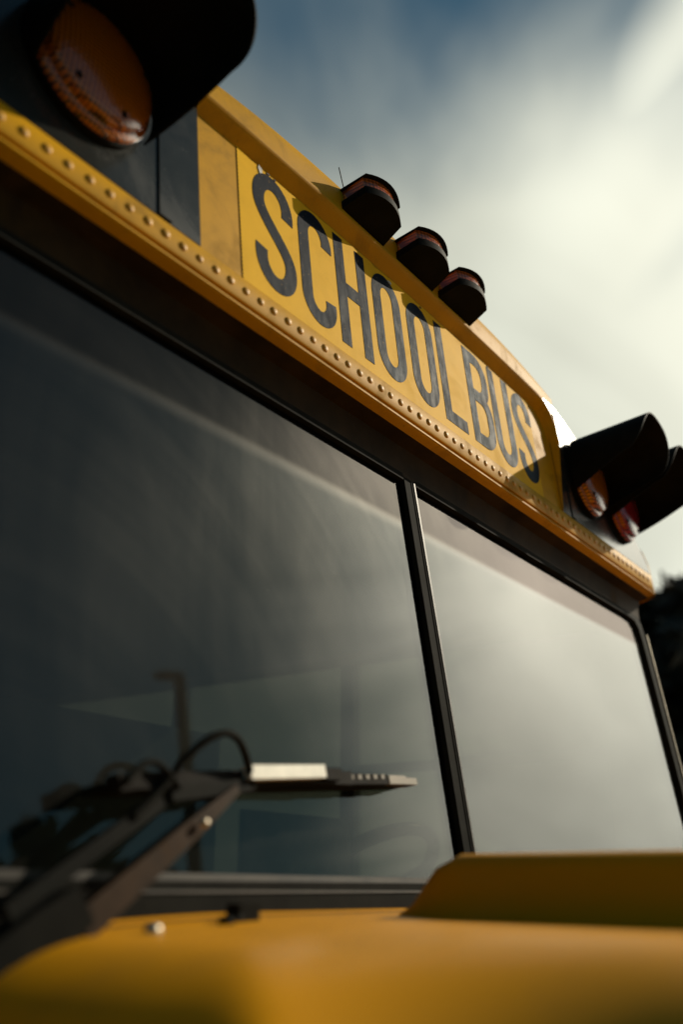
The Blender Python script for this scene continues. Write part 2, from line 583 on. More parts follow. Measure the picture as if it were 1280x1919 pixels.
# riveted strip
def build_rivets():
    rows = []
    for x in lin(-EW + 0.005, EW - 0.005, 60):
        rows.append([Vector((x, y, z)) for y, z in ((0.001, 0.0205), (-0.0045, 0.0205), (-0.0055, 0.019), (-0.0055, -0.0165), (-0.004, -0.019), (0.001, -0.019))])
    strip = part('rivet_strip', grid(rows), 'bus_yellow', bus, TP, smooth=40)
    me = mesh(lathe([(0.0066, 0.0), (0.0063, 0.0010), (0.0052, 0.0022), (0.0030, 0.0031), (0.0, 0.0034)], 12), 'rivet', 'rivet_paint', 60)
    n = 0
    x = -1.124
    while x < 1.13:
        j = random.uniform(-0.0008, 0.0008)
        link('rivet', me, strip, TP @ T(x + random.uniform(-0.0012, 0.0012), -0.0053, j) @ Matrix.Scale(random.uniform(0.92, 1.06), 4))
        x += 0.0302


build_rivets()


# lower fascia: rolled yellow edge, then a short soffit; its shaded rear is the dark header
def build_fascia():
    prof = [(0.010, -0.0220), (-0.001, -0.0235), (-0.0035, -0.0255), (-0.0035, -0.0285), (-0.001, -0.0300), (0.004, -0.0312), (0.010, -0.0322), (0.017, -0.0332)]
    rows = [[Vector((x, y, z)) for y, z in prof] for x in lin(-EW, EW, 40)]
    part('brow_soffit', grid(rows), 'bus_yellow', bus, TP, smooth=50)


build_fascia()

# ---- sign sheet and letters
SG = 0.489


def build_sign():
    rnd = random.Random(3)
    pts = []
    z0 = 0.0225
    pts.append((-SG, z0))
    pts.append((SG, z0))
    for z in lin(z0, 0.262, 44)[1:]:
        pts.append((SG + rnd.uniform(-0.0012, 0.0008), z))
    for x in lin(SG - 0.03, -SG + 0.03, 60):
        pts.append((x, zjoin(x) - 0.0030 - abs(rnd.gauss(0, 0.0012))))
    for i, z in enumerate(lin(0.262, z0, 70)[:-1]):
        pts.append((-SG + (0.0011 if i % 2 else -0.0007), z))
    s = part('sign_sheet', prism(pts, -0.0012, -0.0002), 'sign_yellow', bus, TP, smooth=None)
    # dirt-filled edge of the sheet, just proud of the panel and behind the sheet's face
    bm = bmesh.new()
    w = 0.0008
    box(bm, -SG - w, SG + w, -0.0008, -0.0002, z0 - w, z0 + 0.004)
    box(bm, -SG - w, -SG + 0.003, -0.0007, -0.0002, z0 + 0.0041, 0.257)
    box(bm, SG - 0.003, SG + w, -0.0007, -0.0002, z0 + 0.0041, 0.257)
    part('edge_grime', bm, 'grime_line', s, TP, smooth=None)
    rag = []
    for i in range(12):
        a = 2 * math.pi * i / 12
        r = rnd.uniform(0.55, 1.1)
        rag.append((-0.437 + 0.006 * r * math.cos(a), 0.2530 + 0.009 * r * math.sin(a)))
    part('torn_patch', prism(rag, -0.0026, -0.0012), 'torn_film', s, TP, smooth=None)
    for i, (px, pz, pr) in enumerate(((-0.418, 0.2585, 0.0025), (-0.402, 0.2575, 0.002), (0.30, 0.260, 0.002), (0.03, 0.261, 0.002), (-0.08, 0.255, 0.004))):
        rag = [(px + pr * 1.8 * rnd.uniform(0.5, 1.2) * math.cos(2 * math.pi * k / 9), pz + pr * rnd.uniform(0.4, 1.1) * math.sin(2 * math.pi * k / 9)) for k in range(9)]
        part('torn_patch', prism(rag, -0.0026, -0.0012), 'torn_film' if i == 4 else 'grime_line', s, TP, smooth=None)
    return s


sign = build_sign()
LB, LT, LS = 0.044, 0.2575, 0.0265        # letter bottom, top, stroke


def ribbon(pts, w=LS):
    """flat stroke along a centre line, square ends: list of left and right rails"""
    n = len(pts)
    L, Rr = [], []
    for i in range(n):
        a = Vector(pts[max(i - 1, 0)])
        b = Vector(pts[min(i + 1, n - 1)])
        t = (b - a).normalized()
        nn = Vector((-t.y, t.x))
        p = Vector(pts[i])
        L.append(p + nn * w / 2)
        Rr.append(p - nn * w / 2)
    return L, Rr


def solid_ribbon(bm, pts, w=LS, y0=-0.0012, y1=-0.0018, closed=False):
    L, Rr = ribbon(pts, w)
    if closed:
        n = len(pts)
        L, Rr = [], []
        for i in range(n):
            t = (Vector(pts[(i + 1) % n]) - Vector(pts[i - 1])).normalized()
            nn = Vector((-t.y, t.x))
            L.append(Vector(pts[i]) + nn * w / 2)
            Rr.append(Vector(pts[i]) - nn * w / 2)
    f = [[bm.verts.new((p.x, y, p.y)) for p in rail] for rail in (L, Rr) for y in (y0, y1)]
    n = len(pts)
    m = n if closed else n - 1
    l0, l1, r0, r1 = f
    for i in range(m):
        j = (i + 1) % n
        bm.faces.new((l1[i], l1[j], r1[j], r1[i]))
        bm.faces.new((l0[i], l0[j], l1[j], l1[i]))
        bm.faces.new((r0[i], r1[i], r1[j], r0[j]))
    if not closed:
        for k in (0, n - 1):
            bm.faces.new((l0[k], l1[k], r1[k], r0[k]))


def arc(cx, cz, rx, rz, a0, a1, n=14):
    return [(cx + rx * math.cos(R(a)), cz + rz * math.sin(R(a))) for a in lin(a0, a1, n)]


def letter(ch, x0, x1):
    bm = bmesh.new()
    h = LS / 2
    xl, xr = x0 + h, x1 - h
    cx, rx = (xl + xr) / 2, (xr - xl) / 2
    zb, zt = LB + h, LT - h
    rz = rx * 1.15
    if ch == 'S':
        zm = (zb + zt) / 2
        q = rx
        pts = arc(cx, zt - rz, rx, rz, -18, 180, 18)
        pts += [(xl + (xr - xl) * (3 * t * t - 2 * t ** 3), (zt - rz - 0.006) + (zb + rz + 0.006 - (zt - rz - 0.006)) * t) for t in lin(0.0, 1.0, 14)]
        pts += arc(cx, zb + rz, rx, rz, 0, -198, 18)
        # drop near-duplicate joints
        out = [pts[0]]
        for p in pts[1:]:
            if (Vector(p) - Vector(out[-1])).length > 0.003:
                out.append(p)
        # smooth the joints
        for _ in range(2):
            out = [out[0]] + [((out[i - 1][0] + 2 * out[i][0] + out[i + 1][0]) / 4, (out[i - 1][1] + 2 * out[i][1] + out[i + 1][1]) / 4) for i in range(1, len(out) - 1)] + [out[-1]]
        solid_ribbon(bm, out)
    elif ch == 'C':
        pts = arc(cx, zt - rz, rx, rz, -12, 180, 18) + arc(cx, zb + rz, rx, rz, 180, 372, 18)
        solid_ribbon(bm, pts)
    elif ch == 'O':
        pts = arc(cx, zt - rz, rx, rz, 0, 180, 16) + arc(cx, zb + rz, rx, rz, 180, 360, 16)
        solid_ribbon(bm, pts, closed=True)
    elif ch == 'U':
        pts = [(xl, LT)] + arc(cx, zb + rz, rx, rz, 180, 360, 18) + [(xr, LT)]
        solid_ribbon(bm, pts)
    elif ch == 'H':
        solid_ribbon(bm, [(xl, LB), (xl, LT)])
        solid_ribbon(bm, [(xr, LB), (xr, LT)])
        solid_ribbon(bm, [(x0 + LS, 0.157), (x1 - LS, 0.157)])
    elif ch == 'L':
        solid_ribbon(bm, [(xl, LB), (xl, LT)])
        solid_ribbon(bm, [(x0 + LS, LB + h), (x1, LB + h)])
    elif ch == 'B':
        zm = 0.157
        solid_ribbon(bm, [(xl, LB), (xl, LT)])
        r1 = 0.030
        for za, zc in ((zm + 0.0, zt), (zb, zm + 0.0)):
            rr = min((zc - za) / 2, rx)
            k = 0.003 if za > 0.1 else 0.0
            ends = [(x0 + LS, zc - (0.0131 if zc < 0.2 else 0)), ] if False else [(x0 + LS, zc)]
            pts = ends + arc(xr - rr - k, zc - rr, rr, rr, 90, 0, 8) + arc(xr - rr - k, za + rr, rr, rr, 0, -90, 8) + [(x0 + LS, za)]
            if za > 0.1:
                # upper bowl sits above the waist bar
                pts = [(px, pz) if pz > zm + LS * 0.6 else (px, max(pz, zm)) for px, pz in pts]
                dy = 0.0
            else:
                dy = -0.0003
            solid_ribbon(bm, pts, y1=-0.0018 + dy)
    return bm


for ch, x0, x1 in (('S', -0.458, -0.362), ('C', -0.349, -0.261), ('H', -0.251, -0.161), ('O', -0.142, -0.052), ('O', -0.030, 0.060),
                   ('L', 0.076, 0.160), ('B', 0.187, 0.284), ('U', 0.292, 0.383), ('S', 0.395, 0.488)):
    part('letter', letter(ch, x0, x1), 'letter_vinyl', sign, TP, smooth=None)


# ---- clearance lights on the cap edge
def build_clearance():
    def plan(y_front, xw0, xw1, bow, n=10):
        pts = [(-xw0, 0.004), (xw0, 0.004)]
        for t in lin(1, -1, n):
            pts.append((xw1 * t, -(y_front + bow * (1 - t * t))))
        return pts

    def slab(pts, z0, z1, tilt0=0.0, tilt1=0.0, taper=1.0):
        bm = bmesh.new()
        a = [bm.verts.new((x, y, z0 - y * tilt0)) for x, y in pts]
        b = [bm.verts.new((x * taper, y * taper, z1 - y * tilt1)) for x, y in pts]
        bm.faces.new(a[::-1])
        bm.faces.new(b)
        n = len(pts)
        for i in range(n):
            bm.faces.new((a[i], a[(i + 1) % n], b[(i + 1) % n], b[i]))
        return bm
    base = mesh(slab(plan(0.040, 0.058, 0.050, 0.014), 0.0, 0.013, 0.30, 0.30), 'clearance_light', 'black_plastic', 35, 0.003)
    lens = mesh(slab(plan(0.036, 0.052, 0.048, 0.015), 0.013, 0.037, 0.30, 0.26, 0.97), 'lens', 'marker_lens', 35, 0.002)
    hood = mesh(slab(plan(0.043, 0.056, 0.049, 0.014), 0.037, 0.043, 0.26, 0.18, 0.93), 'light_hood', 'black_plastic', 35, 0.003)
    for x in CLX:
        mw = TP @ T(x, -0.019, 0.303) @ Matrix.Scale(1.1, 4)
        b = link('clearance_light', base, bus, mw)
        link('lens', lens, b, mw)
        link('light_hood', hood, b, mw)


CLX = (-0.178, -0.008, 0.142)
build_clearance()


# ---- warning lights
def build_warning():
    house = mesh(lathe([(0.090, 0.0), (0.0925, 0.002), (0.0925, 0.009), (0.089, 0.012), (0.088, 0.013), (0.0, 0.013)], 56), 'warning_light', 'black_plastic', 35)
    lprof = [(0.0900, 0.010), (0.0900, 0.0155), (0.088, 0.018), (0.082, 0.0205), (0.081, 0.027)] + [(0.081 * math.cos(R(a)), 0.027 + 0.016 * math.sin(R(a))) for a in lin(8, 90, 10)]
    lens = {k: mesh(lathe(lprof, 56), 'lens', k, 40) for k in ('amber_lens', 'red_lens')}
    screw = mesh(lathe([(0.0045, 0.0), (0.0045, 0.002), (0.003, 0.003), (0.0, 0.003)], 10), 'screw', 'black_plastic', 40)
    # visor: open-bottomed tube, its lower edges rising towards the front and rounded at the tip
    rows = []
    Lv = 0.198
    for i, d in enumerate([0.012 + (Lv - 0.012) * math.sin(u * math.pi / 2) for u in lin(0, 1, 34)]):
        t = d / Lv
        a0 = -35 + 32 * min(1, t * 1.4)
        if t > 0.72:
            a0 += 60 * (1 - math.sqrt(max(0.0, 1 - ((t - 0.72) / 0.28) ** 2)))
        rr = 0.096 + 0.003 * t
        rows.append([Vector((rr * math.cos(R(a)), -d, rr * math.sin(R(a)))) for a in lin(a0, 180 - a0, 40)])
    bm = grid(rows)
    bmesh.ops.recalc_face_normals(bm, faces=bm.faces)
    bmesh.ops.solidify(bm, geom=bm.faces[:], thickness=0.0028)
    visor = mesh(bm, 'visor', 'black_plastic', 40)
    for s, b in ((-1, boards[0]), (1, boards[1])):
        for x, k in ((0.745 if s > 0 else 0.772, 'amber_lens'), (0.962 if s > 0 else 1.02, 'red_lens')):
            mw = TP @ T(s * x, -0.0048, 0.152)
            h = link('warning_light', house, bus, mw)
            l = link('lens', lens[k], h, mw)
            link('visor', visor, h, mw)
            for a in (-65, 25, 145, 235):
                link('screw', screw, h, mw @ T(0.068 * math.cos(R(a)), -0.0345, 0.068 * math.sin(R(a))))


build_warning()

# ------------------------------------------------------------------ windshield
PHI = R(8.7)
WN = Vector((0, -math.cos(PHI), math.sin(PHI)))


def G(x, z, off=0.0):
    return Vector((x, 0.049 + (z - 2.276) * math.tan(PHI), z)) + WN * off


def wbar(name, pts, width, off0, off1, material, parent, bevel=0.002):
    """bar lying on the glass along the given (x, z) points"""
    L, Rr = ribbon(pts, width)
    bm = bmesh.new()
    rows = []
    for l, r in zip(L, Rr):
        rows.append([bm.verts.new(G(q.x, q.y, o)) for q, o in ((l, off0), (l, off1), (r, off1), (r, off0))])
    for i in range(len(rows) - 1):
        for j in range(4):
            k = (j + 1) % 4
            bm.faces.new((rows[i][j], rows[i][k], rows[i + 1][k], rows[i + 1][j]))
    bm.faces.new(rows[0][::-1])
    bm.faces.new(rows[-1])
    return part(name, bm, material, parent, smooth=35, bevel=bevel)


def build_windshield():
    WT, WB, WE = 2.285, 1.620, 1.150
    for s in (-1, 1):
        pts = [(s * 0.015, WB), (s * WE, WB)]
        for a in lin(0, 90, 6):
            pts.append((s * (WE - 0.06 + 0.06 * math.cos(R(a))), WT - 0.06 + 0.06 * math.sin(R(a))))
        pts.append((s * 0.015, WT))
        bm = bmesh.new()
        a = [bm.verts.new(G(x, z, 0.0)) for x, z in pts]
        b = [bm.verts.new(G(x, z, -0.006)) for x, z in pts]
        bm.faces.new(a)
        bm.faces.new(b[::-1])
        n = len(pts)
        for i in range(n):
            bm.faces.new((a[i], b[i], b[(i + 1) % n], a[(i + 1) % n]))
        part('windshield_pane', bm, 'windshield_glass', bus, smooth=None)
        # rubber round each pane
        zt = 2.2855
        ring = [(s * 0.020, zt), (s * (WE - 0.085), zt), (s * (WE - 0.04), zt - 0.004), (s * (WE - 0.012), zt - 0.028), (s * (WE - 0.003), zt - 0.07), (s * WE, 2.0), (s * WE, WB + 0.0)]
        wbar('window_rubber', ring, 0.034, -0.012, 0.010, 'rubber', bus, 0.003)
        tr = wbar('edge_trim', [(s * (WE + 0.021), 2.24), (s * (WE + 0.021), WB)], 0.006, -0.01, 0.013, 'trim_metal', bus, 0.001)
    # header rubber and rear soffit, the soffit's shade painted in as dark brown
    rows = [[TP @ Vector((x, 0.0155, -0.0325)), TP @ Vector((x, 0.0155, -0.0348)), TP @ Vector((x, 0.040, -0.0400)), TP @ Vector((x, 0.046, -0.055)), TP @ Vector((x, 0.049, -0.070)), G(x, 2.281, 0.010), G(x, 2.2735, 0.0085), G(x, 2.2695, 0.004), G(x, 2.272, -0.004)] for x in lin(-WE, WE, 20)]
    part('header_rubber_shade', grid(rows), 'header_shade', bus, smooth=40)
    post = wbar('centre_post', [(0.0, 2.300), (0.0, 1.61)], 0.032, -0.015, 0.009, 'rubber', bus, 0.004)
    wbar('post_trim', [(0.0138, 2.272), (0.0138, 1.61)], 0.004, 0.007, 0.0112, 'dull_trim', post, 0.001)
    wbar('post_trim', [(0.0070, 2.272), (0.0070, 1.61)], 0.003, 0.007, 0.0102, 'rubber', post, 0.0005)
    # sill: bright strip, black rubber, thin second strip
    sill = wbar('sill_rubber', [(-WE, 1.611), (WE, 1.611)], 0.034, -0.01, 0.016, 'rubber', bus, 0.004)
    wbar('sill_trim', [(-WE, 1.6325), (WE, 1.6325)], 0.008, -0.008, 0.006, 'dull_trim', sill, 0.002)
    wbar('sill_trim', [(-WE, 1.618), (WE, 1.618)], 0.0024, 0.010, 0.0175, 'dull_trim', sill, 0.0008)


build_windshield()


# ------------------------------------------------------------------ hood and cowl
def smax(a, b, k):
    h = max(k - abs(a - b), 0.0) / k
    return max(a, b) + h * h * k * 0.25


def hood_z(x, y):
    ax = abs(x)
    z = 1.5965
    z += 0.006 * math.exp(-((y + 0.06) / 0.03) ** 2)
    if ax > 0.55:
        z -= 0.035 * ((ax - 0.55) / 0.6) ** 1.5 * min(1, max(0, (y + 0.75) / 0.45))
    if y < -0.75:
        z -= 0.09 * ((-y - 0.75) / 1.1) ** 1.6
    d = min(smax(0.83 - ax, y + 0.47, 0.20), 0.965 - ax)
    Rr = 0.20
    if d < Rr:
        q = (Rr - d) / Rr
        if q < 0.96:
            z -= Rr * (1 - math.sqrt(1 - q * q))
        else:
            z -= Rr * (1 - math.sqrt(1 - 0.96 ** 2)) + Rr * (q - 0.96) * 3.4
    z = max(z, 1.05)
    return z


def build_hood():
    xs = lin(-1.19, 1.19, 150)
    ys = lin(-0.060, -1.85, 110)
    rows = [[Vector((x, y, hood_z(x, y))) for x in xs] for y in ys]
    hood = part('hood', grid(rows), 'hood_yellow', bus, smooth=70)
    # front plate and grille
    part('nose_panel', nbox(-0.92, 0.92, -1.93, -1.84, 0.70, 1.46), 'hood_yellow', bus, smooth=40, bevel=0.03)
    for i in range(7):
        z = 0.86 + i * 0.07
        part('grille_bar', nbox(-0.48, 0.48, -1.950, -1.925, z, z + 0.03), 'black_plastic', bus, bevel=0.004)
    # engine-bay sides and cowl sides below the hood
    for s in (-1, 1):
        part('hood_side', nbox(min(s * 0.90, s * 0.94), max(s * 0.90, s * 0.94), -1.86, -0.30, 0.75, 1.30), 'hood_yellow', bus, bevel=0.01)
        part('cowl_side', nbox(min(s * 1.14, s * 1.19), max(s * 1.14, s * 1.19), -0.47, 0.08, 0.55, 1.50), 'hood_yellow', bus, bevel=0.01)
    # raised centre of the hood
    rows = []
    prof_n = 26
    for y in lin(-0.135, -1.80, 60):
        k = min(1.0, max(0.0, (-0.135 - y) / 0.075))
        k = k * k * (3 - 2 * k)
        hw = 0.340 + 0.10 * min(1, max(0, (-0.15 - y) / 0.5))
        top = 1.657 - (0.085 * ((-y - 0.75) / 1.1) ** 1.6 if y < -0.75 else 0) + 0.004
        bot = hood_z(0, y) - 0.008
        hz = (top - bot) * (0.06 + 0.94 * k)
        row = []
        er = 0.020
        sec = [(-(hw + 0.024), 0.0), (-(hw + 0.014), 0.012), (-(hw + 0.010), 0.35)]
        sec = [(-(hw + 0.020), 0), (-(hw + 0.012), 0.10), (-(hw + 0.006), 0.5), (-(hw + 0.001), 0.78), (-(hw - 0.008), 0.93), (-(hw - 0.024), 1.0), (-(hw * 0.5), 1.03), (0, 1.04)]
        full = sec + [(-x, z) for x, z in reversed(sec[:-1])]
        for x, z in full:
            row.append(Vector((x, y, bot + hz * z)))
        rows.append(row)
    part('hood_ridge', grid(rows), 'hood_yellow', bus, smooth=70)
    bolt = mesh(lathe([(0.0075, 0.0), (0.0075, 0.003), (0.0065, 0.006), (0.003, 0.008), (0, 0.0085)], 14), 'cowl_bolt', 'bolt_steel', 50)
    face_up = Matrix.Rotation(R(-90), 4, 'X')
    shade_bolt = bolt.copy()
    shade_bolt.materials[0] = MATS['black_plastic']  # blackened so these bolts stand for shadow blobs on the cowl
    for x, y in ((-0.724, -0.150), (0.724, -0.150), (-0.60, -0.13), (-0.63, -0.145)):
        big = 1.0
        link('cowl_bolt', bolt if abs(x) > 0.7 else shade_bolt, bus, T(x, y, hood_z(x, y) - 0.001) @ face_up @ Matrix.Scale(big, 4))
    # cowl seam (a narrow dark joint just in front of the sill)
    bm = bmesh.new()
    for a, b in zip(lin(-1.15, 1.15, 40)[:-1], lin(-1.15, 1.15, 40)[1:]):
        f = [bm.verts.new(p) for p in ((a, -0.093, hood_z(a, -0.093) + 0.0012), (b, -0.093, hood_z(b, -0.093) + 0.0012), (b, -0.098, hood_z(b, -0.098) + 0.0012), (a, -0.098, hood_z(a, -0.098) + 0.0012))]
        bm.faces.new(f)
    part('cowl_seam', bm, 'grime_line', bus, smooth=None)
    # washer nozzle
    bm = nbox(-0.600, -0.572, -0.135, -0.118, 1.595, 1.611)
    nz = part('washer_nozzle', bm, 'black_plastic', bus, bevel=0.003)
    # fenders and wheels
    for s in (-1, 1):
        rows = []
        for a in lin(-5, 185, 24):
            ca, sa = math.cos(R(a)), math.sin(R(a))
            rows.append([Vector((s * xx, -1.15 + rr * ca, 0.52 + rr * sa)) for xx, rr in ((0.80, 0.64), (1.02, 0.64), (1.12, 0.63), (1.17, 0.60), (1.17, 0.56))])
        part('fender', grid(rows), 'hood_yellow', bus, smooth=60)
        for y in (-1.15, 5.6):
            rot = Matrix.Rotation(R(90) * s, 4, 'Z')
            prof = [(0.30, 0.0), (0.34, 0.02), (0.48, 0.02), (0.515, 0.05), (0.52, 0.10), (0.52, 0.20), (0.515, 0.25), (0.48, 0.28), (0.30, 0.28)]
            mw = T(s * 0.86, y, 0.52) @ rot
            wh = part('wheel', lathe(prof, 40), 'rubber', bus, mw, smooth=40)
            part('rim', lathe([(0.0, 0.16), (0.10, 0.17), (0.12, 0.12), (0.26, 0.12), (0.30, 0.20), (0.305, 0.24)], 40), 'rim_steel', wh, mw, smooth=40)


build_hood()


# ------------------------------------------------------------------ wipers
def build_wiper(m, blade_pts, arm_a, arm_b, link_a, link_b, piv, full=True):
    """arm is the part; blade, linkage, hose, bolt, pivot cap are its pieces"""
    def P(q, off):
        return G(q[0], q[1], off)
    arm = None
    # tapering pressed-steel arm
    a, b = Vector(arm_a), Vector(arm_b)
    t = (b - a).normalized()
    n = Vector((-t.y, t.x))
    bm = bmesh.new()
    rows = []
    for f, wd, o0, o1 in ((0.0, 0.025, 0.050, 0.070), (0.25, 0.023, 0.050, 0.068), (0.65, 0.018, 0.050, 0.065), (0.93, 0.011, 0.050, 0.061), (1.0, 0.009, 0.050, 0.060)):
        c = a + (b - a) * f
        rows.append([bm.verts.new(P(c + n * s * wd / 2, o)) for s, o in ((1, o0), (1, o1), (-1, o1), (-1, o0))])
    for i in range(len(rows) - 1):
        for j in range(4):
            k = (j + 1) % 4
            bm.faces.new((rows[i][j], rows[i][k], rows[i + 1][k], rows[i + 1][j]))
    bm.faces.new(rows[0][::-1])
    bm.faces.new(rows[-1])
    arm = part('wiper', bm, 'arm_brown', bus, smooth=35, bevel=0.002)
    # second bar of the parallel linkage
    la, lb = Vector(link_a), Vector(link_b)
    bar = wbar('linkage_bar', [tuple(la), tuple(la + (lb - la) * 0.5), tuple(lb)], 0.014, 0.040, 0.050, 'black_plastic', arm, 0.002)
    # pivot head
    pa = Vector(piv)
    bm = bmesh.new()
    rows = []
    for f, wd, o0, o1 in ((-0.10, 0.030, 0.02, 0.060), (-0.05, 0.040, 0.02, 0.066), (0.02, 0.038, 0.03, 0.070), (0.06, 0.032, 0.045, 0.072)):
        c = pa + t * f
        rows.append([bm.verts.new(P(c + n * s * wd / 2, o)) for s, o in ((1, o0), (1, o1), (-1, o1), (-1, o0))])
    for i in range(len(rows) - 1):
        for j in range(4):
            k = (j + 1) % 4
            bm.faces.new((rows[i][j], rows[i][k], rows[i + 1][k], rows[i + 1][j]))
    bm.faces.new(rows[0][::-1])
    bm.faces.new(rows[-1])
    part('pivot_head', bm, 'black_plastic', arm, smooth=35, bevel=0.008)
    sh = tube([P(pa - t * 0.05, 0.05), P(pa - t * 0.05, 0.05) + Vector((0, 0.02, -0.14))], 0.016, 12)
    part('pivot_shaft', sh, 'black_plastic', arm)
    # blade
    A, B = Vector(blade_pts[0]), Vector(blade_pts[1])
    bt = (B - A).normalized()

    def q(f, up=0.0):
        c = A + (B - A) * f + Vector((-bt.y, bt.x)) * up
        return (c.x, c.y)
    blade = wbar('blade_rubber', [q(0), q(0.448), q(1.0)], 0.008, 0.0005, 0.030, 'rubber', arm, 0.001)
    wbar('blade_spine', [q(0.02), q(0.116), q(0.448), q(0.779), q(0.985)], 0.011, 0.028, 0.034, 'rubber', arm, 0.001)
    # main yoke with a pale cap, then shorter yokes and claws
    wbar('main_yoke', [q(0.006, 0.001), q(0.227, 0.003), q(0.514, 0.005), q(0.691, 0.002)], 0.015, 0.034, 0.049, 'wiper_paint', arm, 0.004)
    wbar('yoke_cap', [q(0.321, 0.007), q(0.564, 0.008)], 0.014, 0.046, 0.060, 'cap_metal', arm, 0.004)
    wbar('yoke_clip', [q(0.575, 0.006), q(0.630, 0.005)], 0.013, 0.046, 0.057, 'wiper_paint', arm, 0.003)
    wbar('side_yoke', [q(0.669, 0.002), q(0.845, 0.001)], 0.012, 0.033, 0.046, 'wiper_paint', arm, 0.003)
    for f in (0.690, 0.722, 0.754, 0.786, 0.818):
        wbar('yoke_slot', [q(f, 0.004), q(f + 0.012, 0.004)], 0.005, 0.0455, 0.0468, 'pale_metal', arm, 0.0004)
    wbar('end_yoke', [q(0.859, 0.001), q(0.935, 0.000)], 0.0105, 0.030, 0.044, 'pale_metal', arm, 0.003)
    wbar('end_claw', [q(0.945, 0.0), q(1.0, -0.001)], 0.0085, 0.018, 0.039, 'pale_metal', arm, 0.003)
    wbar('side_yoke', [q(0.0, 0.0), q(0.050, 0.002)], 0.016, 0.034, 0.052, 'wiper_paint', arm, 0.003)
    # arm-to-blade saddle
    wbar('saddle', [q(0.116, -0.012), q(0.337, -0.004)], 0.013, 0.036, 0.054, 'black_plastic', arm, 0.004)
    # hinge bolt
    bl = mesh(lathe([(0.0045, 0.0), (0.0045, 0.003), (0.0035, 0.005), (0.0, 0.006)], 14), 'arm_bolt', 'bolt_steel', 50)
    c = a + (b - a) * 0.69
    link('arm_bolt', bl, arm, Matrix.Translation(P(c, 0.069)) @ Matrix.Rotation(-PHI, 4, 'X'))
    if full:
        # washer hoses looping over the blade
        pts = []
        for i in range(17):
            u = i / 16
            x = -0.652 + 0.112 * u
            z = 1.716 + 0.036 * math.sin(math.pi * u) ** 0.8 + 0.008 * u
            pts.append(G(x, z, 0.055 + 0.02 * math.sin(math.pi * u)))
        part('washer_hose', tube([G(-0.70, 1.675, 0.05), G(-0.672, 1.697, 0.052)] + pts + [G(-0.533, 1.712, 0.05)], 0.0042, 8), 'rubber', arm, smooth=60)
        pts = [G(-0.712 + 0.066 * i / 10, 1.703 + 0.021 * math.sin(math.pi * i / 10), 0.055) for i in range(11)]
        part('washer_hose', tube(pts, 0.0036, 8), 'rubber', arm, smooth=60)
    return arm


build_wiper(1, ((-0.718, 1.7036), (-0.174, 1.7525)), (-0.775, 1.585), (-0.566, 1.708), (-0.83, 1.598), (-0.636, 1.707), (-0.825, 1.571))
build_wiper(1, ((0.10, 1.640), (0.66, 1.668)), (0.02, 1.585), (0.40, 1.650), (-0.02, 1.598), (0.34, 1.658), (0.0, 1.580), full=False)


